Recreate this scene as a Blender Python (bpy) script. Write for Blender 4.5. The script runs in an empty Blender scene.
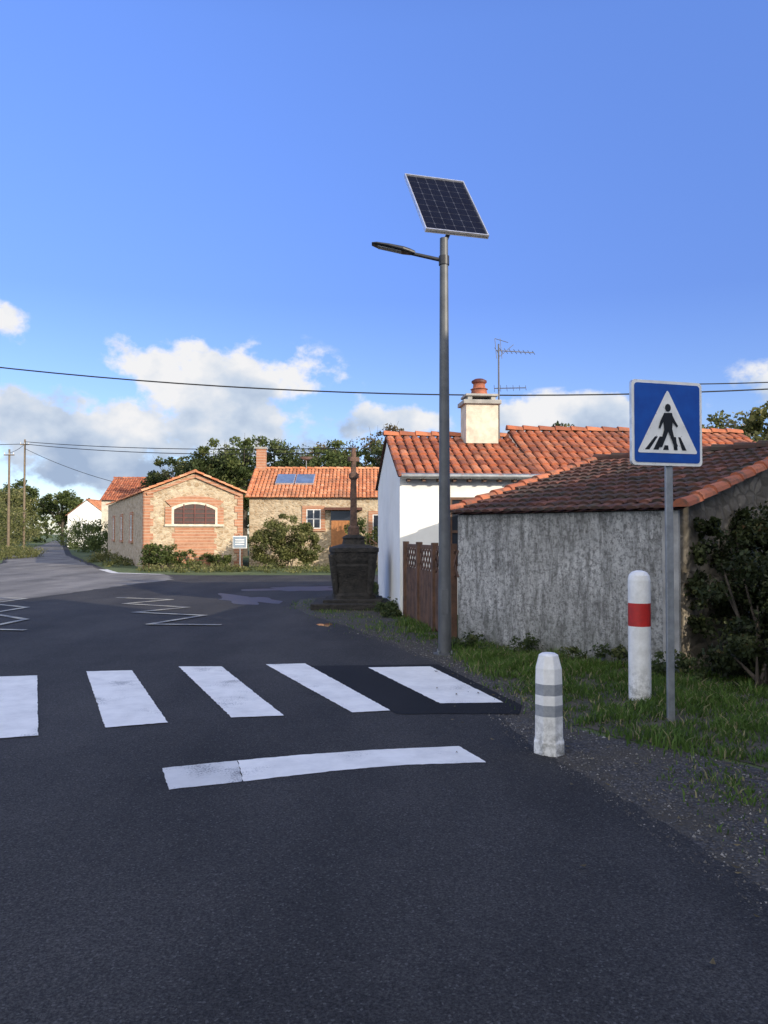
import bpy, bmesh, math, random
import numpy as np
from mathutils import Vector, Matrix
from mathutils.geometry import tessellate_polygon
random.seed(7); rng=np.random.default_rng(7)
scene=bpy.context.scene
COL=scene.collection
R=math.radians
# ------------------------------------------------------------------ materials
def nt_new(name):
    m=bpy.data.materials.new(name); m.use_nodes=True
    nt=m.node_tree; b=nt.nodes['Principled BSDF']
    return m,nt,b
def N(nt,t,**kw):
    n=nt.nodes.new(t)
    for k,v in kw.items():
        setattr(n,k,v)
    return n
def coords(nt,scale=(1,1,1)):
    tc=N(nt,'ShaderNodeTexCoord'); mp=N(nt,'ShaderNodeMapping'); mp.inputs['Scale'].default_value=scale
    nt.links.new(tc.outputs['Object'],mp.inputs['Vector']); return mp.outputs['Vector']
def ramp(nt,fac,stops):
    r=N(nt,'ShaderNodeValToRGB'); e=r.color_ramp.elements
    while len(e)<len(stops): e.new(0.5)
    for i,(p,c) in enumerate(stops):
        e[i].position=p; e[i].color=(c[0],c[1],c[2],1) if hasattr(c,'__len__') else (c,c,c,1)
    nt.links.new(fac,r.inputs['Fac']); return r.outputs['Color']
def noise(nt,vec,scale,detail=4,rough=0.55):
    n=N(nt,'ShaderNodeTexNoise'); n.inputs['Scale'].default_value=scale; n.inputs['Detail'].default_value=detail
    n.inputs['Roughness'].default_value=rough; nt.links.new(vec,n.inputs['Vector']); return n.outputs['Fac']
def mixc(nt,fac,a,b,mode='MIX'):
    m=N(nt,'ShaderNodeMix',data_type='RGBA',blend_type=mode)
    for s,v in ((0,fac),(6,a),(7,b)):
        if isinstance(v,(int,float)): m.inputs[s].default_value=v
        elif isinstance(v,tuple): m.inputs[s].default_value=(*v[:3],1)
        else: nt.links.new(v,m.inputs[s])
    return m.outputs[2]
def bump(nt,b,h,strength=0.5,dist=0.01):
    n=N(nt,'ShaderNodeBump'); n.inputs['Strength'].default_value=strength; n.inputs['Distance'].default_value=dist
    nt.links.new(h,n.inputs['Height']); nt.links.new(n.outputs['Normal'],b.inputs['Normal'])
def simple(name,c,c2=None,scale=6,rough=0.7,metal=0,bs=0.2,bd=0.004,fine=60,spec=None,grime=None):
    m,nt,b=nt_new(name); v=coords(nt)
    c2=c2 or tuple(x*0.7 for x in c)
    col=ramp(nt,noise(nt,v,scale,5,0.65),[(0.35,c2),(0.62,c)])
    if grime:
        sx=N(nt,'ShaderNodeSeparateXYZ'); nt.links.new(v,sx.inputs[0])
        mr=N(nt,'ShaderNodeMapRange'); mr.inputs[1].default_value=0.0; mr.inputs[2].default_value=grime; mr.inputs[3].default_value=.85; mr.inputs[4].default_value=0.12
        nt.links.new(sx.outputs['Z'],mr.inputs[0])
        mu=N(nt,'ShaderNodeMath',operation='MULTIPLY'); nt.links.new(mr.outputs[0],mu.inputs[0]); nt.links.new(ramp(nt,noise(nt,v,16,6,.75),[(.42,0.0),(.62,1.0)]),mu.inputs[1])
        col=mixc(nt,mu.outputs[0],col,(.16,.15,.12))
    nt.links.new(col,b.inputs['Base Color']); b.inputs['Roughness'].default_value=rough; b.inputs['Metallic'].default_value=metal
    if spec is not None: b.inputs['Specular IOR Level'].default_value=spec
    if bs: bump(nt,b,noise(nt,v,fine,3),bs,bd)
    return m
def attr_mat(name,stops,rough=0.7,spot=None,translucent=0,spotscale=3,spotr=(0.48,0.66)):
    m,nt,b=nt_new(name)
    a=N(nt,'ShaderNodeAttribute',attribute_name='tint')
    col=ramp(nt,a.outputs['Fac'],stops)
    if spot:
        v=coords(nt)
        f=ramp(nt,noise(nt,v,spotscale,6,0.7),[(spotr[0],0.0),(spotr[1],1.0)])
        col=mixc(nt,f,col,spot)
    nt.links.new(col,b.inputs['Base Color']); b.inputs['Roughness'].default_value=rough
    if translucent:
        b.inputs['Specular IOR Level'].default_value=0.25
        t=N(nt,'ShaderNodeBsdfTranslucent'); nt.links.new(col,t.inputs['Color'])
        mx=N(nt,'ShaderNodeMixShader'); mx.inputs[0].default_value=translucent
        nt.links.new(b.outputs[0],mx.inputs[1]); nt.links.new(t.outputs[0],mx.inputs[2])
        nt.links.new(mx.outputs[0],nt.nodes['Material Output'].inputs['Surface'])
    return m
def asphalt(name,base,base2,spk=0.09,lo=0.35,hi=1.9):
    m,nt,b=nt_new(name); v=coords(nt); vl=coords(nt,(1.0,.28,1))
    big=ramp(nt,noise(nt,v,0.8,7,0.7),[(0.3,base2),(0.7,base)])
    tr=ramp(nt,noise(nt,vl,0.9,3,0.5),[(0.35,(.72,)*3),(0.65,(1.25,)*3)])
    big=mixc(nt,1.0,big,tr,'MULTIPLY')
    fine=noise(nt,v,85,3,0.85)
    sp=ramp(nt,fine,[(0.36,(lo,)*3),(0.5,(0.9,)*3),(0.68,(hi,hi,hi*.97))])
    col=mixc(nt,1.0,big,sp,'MULTIPLY')
    vo=N(nt,'ShaderNodeTexVoronoi'); vo.inputs['Scale'].default_value=120; nt.links.new(v,vo.inputs['Vector'])
    st=ramp(nt,vo.outputs['Color'],[(0.82,0.0),(0.90,0.7)])
    col=mixc(nt,st,col,(spk*1.4,spk*1.35,spk*1.25))
    nt.links.new(col,b.inputs['Base Color']); b.inputs['Roughness'].default_value=0.85
    b.inputs['Specular IOR Level'].default_value=0.25
    bump(nt,b,fine,0.6,0.008); return m
M={}
M['asphalt']=asphalt('asphalt',(0.054,0.050,0.046),(0.034,0.032,0.030),0.085)
M['asphalt_sunlit']=asphalt('asphalt_sunlit',(0.22,0.205,0.185),(0.14,0.13,0.12),0.25,.7,1.35)  # paler asphalt: sunlight on the far road put into the colour
M['patch']=asphalt('asphalt_new',(0.015,0.014,0.014),(0.011,0.011,0.011),0.02)
def paint(name,c,wear=0.5,edge=(0.10,0.10,0.10),amt=.8):
    m,nt,b=nt_new(name); v=coords(nt)
    dirt=ramp(nt,noise(nt,v,3.0,6,0.7),[(0.3,tuple(x*0.80 for x in c)),(0.6,c)])
    n=noise(nt,v,70,5,0.75); n2=noise(nt,v,1.7,3)
    a=N(nt,'ShaderNodeMath',operation='ADD'); nt.links.new(n,a.inputs[0]); nt.links.new(n2,a.inputs[1])
    f=ramp(nt,a.outputs[0],[(wear,amt),(wear+0.10,0.0)])
    nt.links.new(mixc(nt,f,dirt,edge),b.inputs['Base Color']); b.inputs['Roughness'].default_value=0.6
    bump(nt,b,noise(nt,v,120,3,0.7),0.35,0.004); return m
M['paint']=paint('road_paint',(0.88,0.85,0.78),0.76,amt=.65)
M['paint_old']=paint('road_paint_old',(0.70,0.68,0.63),0.84)
M['paint_zig']=paint('road_paint_zig',(0.50,0.46,0.34),0.96)
def gravel():
    m,nt,b=nt_new('gravel'); v=coords(nt)
    vo=N(nt,'ShaderNodeTexVoronoi'); vo.inputs['Scale'].default_value=55; nt.links.new(v,vo.inputs['Vector'])
    c=ramp(nt,vo.outputs['Color'],[(0.2,(0.055,0.049,0.042)),(0.6,(0.10,0.09,0.078)),(0.95,(0.18,0.165,0.145))])
    e=ramp(nt,vo.outputs['Distance'],[(0.2,(1,1,1)),(0.75,(0.35,0.35,0.35))])
    c=mixc(nt,1.0,c,e,'MULTIPLY')
    moss=ramp(nt,noise(nt,v,1.6,6,0.7),[(0.46,0.0),(0.6,0.85)])
    c=mixc(nt,moss,c,(0.06,0.05,0.033))
    nt.links.new(c,b.inputs['Base Color']); b.inputs['Roughness'].default_value=0.9
    bump(nt,b,e,0.6,0.012); return m
M['gravel']=gravel()
def groundm():
    m,nt,b=nt_new('ground_grass'); v=coords(nt)
    c=ramp(nt,noise(nt,v,0.7,7,0.7),[(0.3,(0.04,0.055,0.018)),(0.5,(0.08,0.11,0.03)),(0.72,(0.13,0.14,0.055))])
    nt.links.new(c,b.inputs['Base Color']); b.inputs['Roughness'].default_value=0.95
    bump(nt,b,noise(nt,v,25,4),0.8,0.03); return m
M['ground']=groundm()
M['soil']=simple('soil',(0.095,0.078,0.055),(0.04,0.042,0.024),5,0.95,0,0.8,0.03,30)
def roughcast():
    m,nt,b=nt_new('roughcast'); v=coords(nt)
    sv=coords(nt,(3.4,3.4,0.7))
    base=ramp(nt,noise(nt,v,1.1,5,0.6),[(0.3,(0.54,0.52,0.48)),(0.65,(0.84,0.81,0.76))])
    fl=ramp(nt,noise(nt,sv,2.6,9,0.8),[(0.45,0.0),(0.60,0.85)])
    c=mixc(nt,fl,base,(0.21,0.20,0.18))
    sp=ramp(nt,noise(nt,v,20,5,0.85),[(0.48,0.0),(0.59,0.75)])
    c=mixc(nt,sp,c,(0.13,0.125,0.11))
    tc=N(nt,'ShaderNodeSeparateXYZ'); nt.links.new(v,tc.inputs[0])
    mr=N(nt,'ShaderNodeMapRange'); mr.inputs[1].default_value=0.0; mr.inputs[2].default_value=0.6; mr.inputs[3].default_value=0.8; mr.inputs[4].default_value=0.0
    nt.links.new(tc.outputs['Z'],mr.inputs[0])
    mu=N(nt,'ShaderNodeMath',operation='MULTIPLY'); nt.links.new(mr.outputs[0],mu.inputs[0]); nt.links.new(ramp(nt,noise(nt,v,3,5),[(0.35,0.2),(0.6,1.0)]),mu.inputs[1])
    c=mixc(nt,mu.outputs[0],c,(0.11,0.12,0.09))
    nt.links.new(c,b.inputs['Base Color']); b.inputs['Roughness'].default_value=0.95
    bump(nt,b,noise(nt,v,35,5,0.85),1.0,0.04); return m
M['roughcast']=roughcast()
M['white_wall']=simple('white_render',(0.90,0.88,0.83),(0.80,0.78,0.73),1.3,0.9,0,0.3,0.005,80)
def stone(name,ca,cb,cc,mortar,scale=2.6):
    m,nt,b=nt_new(name); v=coords(nt,(1,1,1.5))
    nv=N(nt,'ShaderNodeTexNoise'); nv.inputs['Scale'].default_value=4; nt.links.new(v,nv.inputs['Vector'])
    vm=N(nt,'ShaderNodeVectorMath',operation='SCALE'); vm.inputs['Scale'].default_value=0.18; nt.links.new(nv.outputs['Color'],vm.inputs[0])
    va=N(nt,'ShaderNodeVectorMath',operation='ADD'); nt.links.new(v,va.inputs[0]); nt.links.new(vm.outputs[0],va.inputs[1])
    vo=N(nt,'ShaderNodeTexVoronoi'); vo.inputs['Scale'].default_value=scale; nt.links.new(va.outputs[0],vo.inputs['Vector'])
    ve=N(nt,'ShaderNodeTexVoronoi',feature='DISTANCE_TO_EDGE'); ve.inputs['Scale'].default_value=scale; nt.links.new(va.outputs[0],ve.inputs['Vector'])
    c=ramp(nt,vo.outputs['Color'],[(0.15,ca),(0.5,cb),(0.85,cc)])
    e=ramp(nt,ve.outputs['Distance'],[(0.03,1.0),(0.12,0.0)])
    c=mixc(nt,e,c,mortar)
    g=ramp(nt,noise(nt,v,5,7,0.75),[(0.3,(0.62,0.6,0.58)),(0.7,(1.2,1.18,1.15))])
    nt.links.new(mixc(nt,1.0,c,g,'MULTIPLY'),b.inputs['Base Color']); b.inputs['Roughness'].default_value=0.95
    bump(nt,b,ve.outputs['Distance'],0.8,0.06); return m
M['stone']=stone('rubble_stone',(0.36,0.26,0.16),(0.48,0.37,0.25),(0.56,0.46,0.33),(0.50,0.42,0.31),5.0)
M['stone_dark']=stone('old_stone',(0.13,0.11,0.08),(0.22,0.19,0.145),(0.30,0.26,0.2),(0.15,0.13,0.10),4.0)
def brick():
    m,nt,b=nt_new('brick'); v=coords(nt)
    c=ramp(nt,noise(nt,v,4,6,0.7),[(0.3,(0.32,0.13,0.07)),(0.7,(0.48,0.24,0.14))])
    w=N(nt,'ShaderNodeTexWave',bands_direction='Z'); w.inputs['Scale'].default_value=2.2; nt.links.new(v,w.inputs['Vector'])
    f=ramp(nt,w.outputs['Fac'],[(0.04,0.7),(0.14,0.0)])
    nt.links.new(mixc(nt,f,c,(0.45,0.36,0.27)),b.inputs['Base Color']); b.inputs['Roughness'].default_value=0.9; return m
M['brick']=brick()
M['tile_new']=attr_mat('roof_tile',[(0,(0.25,0.072,0.035)),(0.5,(0.45,0.135,0.058)),(1,(0.57,0.22,0.11))],0.85,(0.17,0.075,0.048),0,2.2,(.45,.70))
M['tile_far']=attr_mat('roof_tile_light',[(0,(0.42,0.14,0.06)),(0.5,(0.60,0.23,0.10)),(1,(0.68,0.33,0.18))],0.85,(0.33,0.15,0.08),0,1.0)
M['tile_old']=attr_mat('roof_tile_old',[(0,(0.050,0.026,0.020)),(0.6,(0.11,0.044,0.030)),(1,(0.19,0.073,0.046))],0.95,(0.045,0.038,0.026),0,2.6,(.42,.64))
M['tile_rake']=attr_mat('rake_tile',[(0,(0.28,0.08,0.04)),(1,(0.50,0.165,0.08))],0.9,(0.13,0.08,0.055),0,6)
M['tile_base']=simple('tile_base',(0.12,0.05,0.035),None,3,0.9)
M['steel']=simple('galvanised',(0.115,0.118,0.122),(0.08,0.083,0.087),5,0.5,0.2,0.1,0.002,40)
M['galv']=simple('galvanised_light',(0.33,0.34,0.35),(0.22,0.23,0.24),9,0.45,0.5,0.1,0.002,40)
M['antenna']=simple('antenna_metal',(0.14,0.14,0.15),None,9,0.5,0.5,0)
M['black']=simple('black_metal',(0.03,0.03,0.033),None,10,0.45)
M['alu']=simple('alu_frame',(0.7,0.7,0.72),None,10,0.35,0.6)
M['bollard']=simple('white_plastic',(0.90,0.88,0.84),(0.76,0.74,0.69),7,0.5,0,0.15,0.003,30,None,.35)
M['grey_band']=simple('grey_reflective',(0.36,0.37,0.38),(0.28,0.29,0.3),30,0.4,0.1)
M['red']=simple('red_paint',(0.52,0.02,0.015),(0.36,0.02,0.015),12,0.5)
M['wood']=simple('wood_brown',(0.17,0.09,0.055),(0.08,0.045,0.03),5,0.8)
M['wood_orange']=simple('wood_varnish',(0.48,0.2,0.07),None,5,0.6)
M['pole_wood']=simple('pole_wood',(0.20,0.15,0.10),None,5,0.9)
M['darkstone']=simple('weathered_granite',(0.042,0.037,0.032),(0.016,0.015,0.014),7,0.95,0,1.0,0.04,18)
M['crossstone']=simple('cross_stone',(0.15,0.085,0.06),(0.06,0.04,0.032),7,0.95,0,1.0,0.02,22)
M['concrete']=simple('concrete',(0.4,0.38,0.35),(0.25,0.24,0.22),3,0.9,0,0.4,0.01,40)
M['cream']=simple('cream',(0.70,0.62,0.49),None,5,0.8)
M['glass']=simple('dark_glass',(0.03,0.035,0.045),None,2,0.12,0,0)
M['bluepanel']=simple('thermal_panel',(0.14,0.20,0.32),None,2,0.15,0,0)
M['frame_w']=simple('window_frame',(0.75,0.73,0.7),None,8,0.6)
M['maroon']=simple('maroon',(0.045,0.014,0.011),(0.025,0.01,0.008),6,0.5)
M['slat']=simple('shutter_slat',(0.13,0.03,0.02),(0.07,0.018,0.014),6,0.6)
M['wire']=simple('cable',(0.015,0.015,0.015),None,5,0.7,0,0)
M['bark']=simple('bark',(0.10,0.08,0.06),(0.05,0.04,0.03),8,0.95,0,0)
M['terracotta']=simple('terracotta',(0.40,0.13,0.07),(0.2,0.07,0.045),8,0.85)
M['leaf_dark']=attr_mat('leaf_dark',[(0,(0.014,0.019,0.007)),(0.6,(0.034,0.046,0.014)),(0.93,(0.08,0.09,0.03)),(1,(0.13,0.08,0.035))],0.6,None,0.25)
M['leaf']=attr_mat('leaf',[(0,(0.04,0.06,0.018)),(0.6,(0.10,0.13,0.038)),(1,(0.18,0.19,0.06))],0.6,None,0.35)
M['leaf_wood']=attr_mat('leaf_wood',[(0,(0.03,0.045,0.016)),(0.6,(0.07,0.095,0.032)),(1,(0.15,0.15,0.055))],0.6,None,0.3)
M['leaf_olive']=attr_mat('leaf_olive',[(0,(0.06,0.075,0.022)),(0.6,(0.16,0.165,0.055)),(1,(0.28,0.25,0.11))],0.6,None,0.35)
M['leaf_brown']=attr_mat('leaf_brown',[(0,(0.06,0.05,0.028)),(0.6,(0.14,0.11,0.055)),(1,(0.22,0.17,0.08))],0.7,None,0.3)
M['grass']=attr_mat('grass_blades',[(0,(0.045,0.075,0.015)),(0.55,(0.10,0.175,0.03)),(0.9,(0.17,0.25,0.055)),(1,(0.32,0.28,0.14))],0.6,None,0.4)
M['pebble']=attr_mat('pebbles',[(0,(0.045,0.04,0.036)),(0.8,(0.12,0.11,0.095)),(1,(0.30,0.28,0.25))],0.9)
M['sign_blue']=simple('sign_blue',(0.010,0.085,0.40),(0.009,0.065,0.33),7,0.35,0,0)
def signwhite():
    m,nt,b=nt_new('sign_white'); v=coords(nt)
    c=ramp(nt,noise(nt,v,7,5),[(.35,(0.76,0.75,0.72)),(.62,(0.90,0.88,0.84))])
    s=ramp(nt,noise(nt,v,55,3,.6),[(.66,0.0),(.71,.7)])
    nt.links.new(mixc(nt,s,c,(.2,.18,.15)),b.inputs['Base Color']); b.inputs['Roughness'].default_value=.35; return m
M['sign_white']=signwhite()
M['sign_black']=simple('sign_black',(0.012,0.012,0.014),None,9,0.4,0,0)
# ------------------------------------------------------------------ mesh builder
class MB:
    def __init__(s): s.v=[];s.f=[];s.m=[];s.t=[];s.mats=[];s.sm=[]
    def mi(s,mat):
        if mat not in s.mats: s.mats.append(mat)
        return s.mats.index(mat)
    def add(s,vs,fs,mat,tint=0.5,smooth=False):
        o=len(s.v); s.v+= [tuple(v) for v in vs]; k=s.mi(mat)
        for f in fs: s.f.append(tuple(o+i for i in f)); s.m.append(k); s.t.append(tint); s.sm.append(smooth)
    def box(s,c,h,mat,ax=None,tint=0.5):
        c=Vector(c); ax=ax or (Vector((1,0,0)),Vector((0,1,0)),Vector((0,0,1)))
        vs=[c+ax[0]*(h[0]*i)+ax[1]*(h[1]*j)+ax[2]*(h[2]*k) for i in(-1,1) for j in(-1,1) for k in(-1,1)]
        s.add(vs,[(0,1,3,2),(4,6,7,5),(0,4,5,1),(2,3,7,6),(0,2,6,4),(1,5,7,3)],mat,tint)
    def limb(s,p0,p1,r0,r1,mat,n=8,tint=0.5,caps=True):
        p0=Vector(p0);p1=Vector(p1); d=(p1-p0).normalized()
        a=d.orthogonal().normalized(); b=d.cross(a)
        vs=[]
        for p,r in((p0,r0),(p1,r1)):
            for i in range(n):
                t=2*math.pi*i/n; vs.append(p+a*(r*math.cos(t))+b*(r*math.sin(t)))
        fs=[(i,(i+1)%n,n+(i+1)%n,n+i) for i in range(n)]
        s.add(vs,fs,mat,tint,True)
        if caps: s.add(vs,[tuple(range(n))[::-1],tuple(range(n,2*n))],mat,tint)
    def lathe(s,c,prof,n=32,smooth=True,sq=None,rot=0):
        c=Vector(c); rings=[]
        for r,z,_ in prof:
            ring=[]
            for i in range(n):
                t=2*math.pi*i/n
                rr=r
                if sq: rr=r/((abs(math.cos(t))**sq+abs(math.sin(t))**sq)**(1/sq))
                ring.append(c+Vector((rr*math.cos(t+rot),rr*math.sin(t+rot),z)))
            rings.append(ring)
        for k in range(len(prof)-1):
            vs=rings[k]+rings[k+1]
            s.add(vs,[(i,(i+1)%n,n+(i+1)%n,n+i) for i in range(n)],prof[k][2],0.5,smooth)
        s.add(rings[-1],[tuple(range(n))],prof[-1][2])
    def build(s,name,parent=None,bevel=0):
        me=bpy.data.meshes.new(name); me.from_pydata(s.v,[],s.f); 
        for m in s.mats: me.materials.append(m)
        me.polygons.foreach_set('material_index',s.m); me.polygons.foreach_set('use_smooth',s.sm)
        a=me.attributes.new('tint','FLOAT','FACE'); a.data.foreach_set('value',s.t)
        me.update()
        ob=bpy.data.objects.new(name,me); COL.objects.link(ob)
        if bevel:
            md=ob.modifiers.new('b','BEVEL'); md.width=bevel; md.segments=2; md.limit_method='ANGLE'
        if parent:
            ob.parent=parent; ob.matrix_parent_inverse=Matrix.Translation(-Vector(parent.location))
        return ob
def empty(name,loc):
    e=bpy.data.objects.new(name,None); e.location=loc; COL.objects.link(e); e.empty_display_size=0.3; return e
V=Vector
def inpoly(x,y,poly):
    inside=np.zeros(len(x),bool); n=len(poly); j=n-1
    for i in range(n):
        xi,yi=poly[i];xj,yj=poly[j]
        c=((yi>y)!=(yj>y))&(x<(xj-xi)*(y-yi)/(yj-yi+1e-12)+xi)
        inside^=c; j=i
    return inside
def sheet(name,poly,z,mat,step=0.0,jit=0.0,parent=None):
    pts=[]
    for i,p in enumerate(poly):
        q=poly[(i+1)%len(poly)]
        p=V(p);q=V(q); L=(q-p).length
        n=max(1,int(L/step)) if step and L<25 else 1
        for k in range(n):
            c=p.lerp(q,k/n)
            if k or jit<0.02: c=c+V((random.uniform(-jit,jit),random.uniform(-jit,jit)))
            pts.append(V((c.x,c.y,z)))
    tri=tessellate_polygon([pts])
    mb=MB()
    fs=[]
    for t in tri:
        a,b,c=[pts[i] for i in t]
        fs.append(tuple(t) if (b-a).cross(c-a).z>0 else tuple(t[::-1]))
    mb.add(pts,fs,mat); return mb.build(name,parent)
# ------------------------------------------------------------------ ground, road
sheet('ground',[(-400,-60),(400,-60),(400,900),(-400,900)],0,M['ground'])
road=[(-6,-12),(-6,8),(-9.5,16),(-14,26),(-20.5,43),(-27,57),(-41.5,96),(-70,170),(-65,170),(-38,96),(-22.6,58),(-12.6,36),(-10.5,31.5),(-7,30.2),(0,30.4),(40,33),
 (40,25),(4,22),(-0.6,20.9),(-2.0,19.3),(-2.05,17.6),(-1.5,15.7),(-.6,13.6),(.2,11.4),(.80,9.5),(1.02,7),(1.1,6.04),(1.36,5.14),(1.57,4.31),(1.70,3.6),(2.0,1),(2.3,-12)]
gravelp=[(-2.5,15),(-2.5,19.6),(-0.9,21.2),(4,22.4),(4,21.2),(0.2,20.4),(-0.1,19),(0.25,15.5),(.55,13),(.95,11.0),(1.1,9.6),(1.3,8.2),(1.45,7.0),(1.72,6.3),(2.35,5.75),(2.85,5.0),(3.05,3.5),(3.2,1),(3.5,-12),(1.8,-12),(1.2,3.6),(.6,7),(0,10)]
sheet('gravel_verge',gravelp,0.004,M['gravel'],0.12,0.04)
sheet('road',road,0.008,M['asphalt'],0.07,0.028)
sheet('road_sunlit_area',[(-9.9,17.2),(-13.7,25.6),(-20.2,42.8),(-26.7,57),(-41,95),(-69,168),(-66,168),(-38.4,95.6),(-22.9,57.6),(-12.9,36),(-10.8,31.8),(-8.4,30.8),(-7.2,27.5),(-8.0,23.5),(-8.6,19.5)],0.012,M['asphalt_sunlit'],0.4,0.12)  # sheet over the sunlit stretch, its light painted in as paler asphalt
sheet('road_patch',[(-.89,9.62),(.66,9.72),(1.28,7.42),(1.2,7.08),(.12,7.06)],0.012,M['patch'],0.1,0.012)
cross=empty('zebra_crossing',(-1.3,8,0))
S=[[(-.19,9.48),(.55,9.55),(1.12,7.53),(.52,7.49)],[(-1.43,9.70),(-.96,9.77),(.06,7.19),(-.28,7.11)],
 [(-2.44,9.55),(-1.93,9.55),(-.87,6.99),(-1.31,6.92)],[(-3.41,9.21),(-2.91,9.28),(-1.81,6.74),(-2.27,6.56)],
 [(-4.36,8.85),(-3.86,8.95),(-2.71,6.31),(-3.2,6.15)],[(-5.3,8.55),(-4.85,8.7),(-3.7,5.98),(-4.15,5.85)]]
for i,s in enumerate(S): sheet('stripe_%d'%i,s[::-1],0.016,M['paint'],0.04,0.005,cross)
gl=empty('give_way_line',(-.3,5.5,0))
sheet('line_new',[(-1.02,5.635),(-.61,5.77),(-.10,5.90),(.56,6.01),(.71,5.59),(.11,5.52),(-.36,5.38),(-.90,5.16)],0.012,M['paint'],0.04,0.005,gl)
sheet('line_old',[(-1.50,5.45),(-1.025,5.633),(-.905,5.155),(-1.33,5.0)],0.012,M['paint_old'],0.04,0.005,gl)
def zig(name,pts,w=0.065):
    mb=MB()
    for i in range(len(pts)-1):
        a=V((*pts[i],0.016));b=V((*pts[i+1],0.016)); d=(b-a).normalized(); n=V((-d.y,d.x,0))*w
        z=V((0,0,0.0015*i))
        a=a-d*w*0.5;b=b+d*w*0.5
        mb.add([a-n+z,b-n+z,b+n+z,a+n+z],[(0,1,2,3)],M['paint_zig'])
    mb.build(name)
zig('zigzag_marking',[(-6.55,19.7),(-5.06,19.1),(-5.83,18.0),(-4.19,17.1),(-4.98,16),(-3.45,15.4),(-4.07,13.9),(-2.83,13.8)])
zig('zigzag_marking',[(-9.46,19.7),(-8.66,19.4),(-8.87,18.0),(-7.61,17.1),(-7.78,15.8),(-6.56,14.7),(-6.67,13.2),(-5.86,13.06)])
sheet('road_edge_line',[(-12.1,35),(-10.6,32),(-8.5,30.9),(-8.6,30.7),(-10.8,31.7),(-12.4,34.8)],0.016,M['paint_old'],0.3,0.01)
wet=simple('wet_asphalt',(0.024,0.023,0.022),(0.018,0.017,0.017),2,0.42,0,0.5,0.006,60,spec=.35)
def blob(cx,cy,rx,ry,n=26,a=0):
    o=[]
    for i in range(n):
        t=2*math.pi*i/n; k=1+.22*math.sin(3*t+cx)+.16*math.sin(5*t+cy)+.1*math.sin(9*t)+random.uniform(-.05,.05)
        x=rx*k*math.cos(t);y=ry*k*math.sin(t); o.append((cx+x*math.cos(a)-y*math.sin(a),cy+x*math.sin(a)+y*math.cos(a)))
    return o
sheet('puddle',blob(-1.02,13.9,.13,.2),0.012,simple('water',(0.02,0.02,0.02),None,2,0.03,0,0))
sheet('puddle',blob(-3.3,19.2,.55,1.5,50,.5),0.012,wet)
sheet('puddle',blob(-2.4,22.8,1.3,.9,50,.2),0.012,wet)
# ------------------------------------------------------------------ vegetation helpers
def leafmesh(name,pts,size,tint,mat,parent=None,aspect=0.6):
    n=len(pts)
    a=rng.normal(size=(n,3)); a/=np.linalg.norm(a,axis=1)[:,None]
    b=rng.normal(size=(n,3)); b-=a*(a*b).sum(1)[:,None]; b/=np.linalg.norm(b,axis=1)[:,None]
    sz=(size*rng.uniform(0.6,1.4,n))[:,None]
    v=np.empty((n,4,3)); v[:,0]=pts-a*sz; v[:,1]=pts+b*sz*aspect; v[:,2]=pts+a*sz; v[:,3]=pts-b*sz*aspect
    me=bpy.data.meshes.new(name); me.vertices.add(n*4); me.vertices.foreach_set('co',v.ravel())
    me.loops.add(n*4); me.loops.foreach_set('vertex_index',np.arange(n*4,dtype=np.int32))
    me.polygons.add(n); me.polygons.foreach_set('loop_start',np.arange(0,n*4,4,dtype=np.int32)); 
    try: me.polygons.foreach_set('loop_total',np.full(n,4,dtype=np.int32))
    except Exception: pass
    me.materials.append(mat); at=me.attributes.new('tint','FLOAT','FACE'); at.data.foreach_set('value',np.clip(tint,0,1).astype(np.float32))
    me.update(); me.validate()
    ob=bpy.data.objects.new(name,me); COL.objects.link(ob)
    if parent: ob.parent=parent; ob.matrix_parent_inverse=Matrix.Translation(-Vector(parent.location))
    return ob
def clump_pts(blobs,nclump,n,cr=0.25):
    B=np.array(blobs,float); w=(B[:,3]*B[:,4]*B[:,5])**0.6; w/=w.sum()
    bi=rng.choice(len(B),nclump,p=w)
    d=rng.normal(size=(nclump,3)); d/=np.linalg.norm(d,axis=1)[:,None]
    r=rng.uniform(0.35,1.05,nclump)**0.6
    cc=B[bi,:3]+d*r[:,None]*B[bi,3:]
    crr=cr*rng.uniform(0.5,1.5,nclump)*(B[bi,3:].mean(1))
    ct=rng.uniform(0.15,0.75,nclump)
    ci=rng.integers(0,nclump,n)
    e=rng.normal(size=(n,3)); e/=np.linalg.norm(e,axis=1)[:,None]
    rr=rng.uniform(0,1,n)**0.45
    off=e*rr[:,None]*crr[ci][:,None]; off[:,2]*=0.75
    p=cc[ci]+off
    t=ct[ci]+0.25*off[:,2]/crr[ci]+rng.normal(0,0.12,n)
    ok=p[:,2]>0.02
    return p[ok],t[ok]
def bush(name,blobs,nclump,n,leaf,mat,cr=0.28,stems=True):
    b0=blobs[0]; e=empty(name,(b0[0],b0[1],0))
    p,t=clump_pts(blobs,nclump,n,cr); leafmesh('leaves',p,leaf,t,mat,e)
    if stems:
        mb=MB()
        for b in blobs:
            for k in range(5):
                q=V((b[0]+random.uniform(-.6,.6)*b[3],b[1]+random.uniform(-.6,.6)*b[4],b[2]+random.uniform(0,.7)*b[5]))
                mb.limb((b[0]+random.uniform(-.2,.2)*b[3],b[1],0),q,0.03,0.01,M['bark'],5)
        mb.build('stems',e)
    return e
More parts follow.
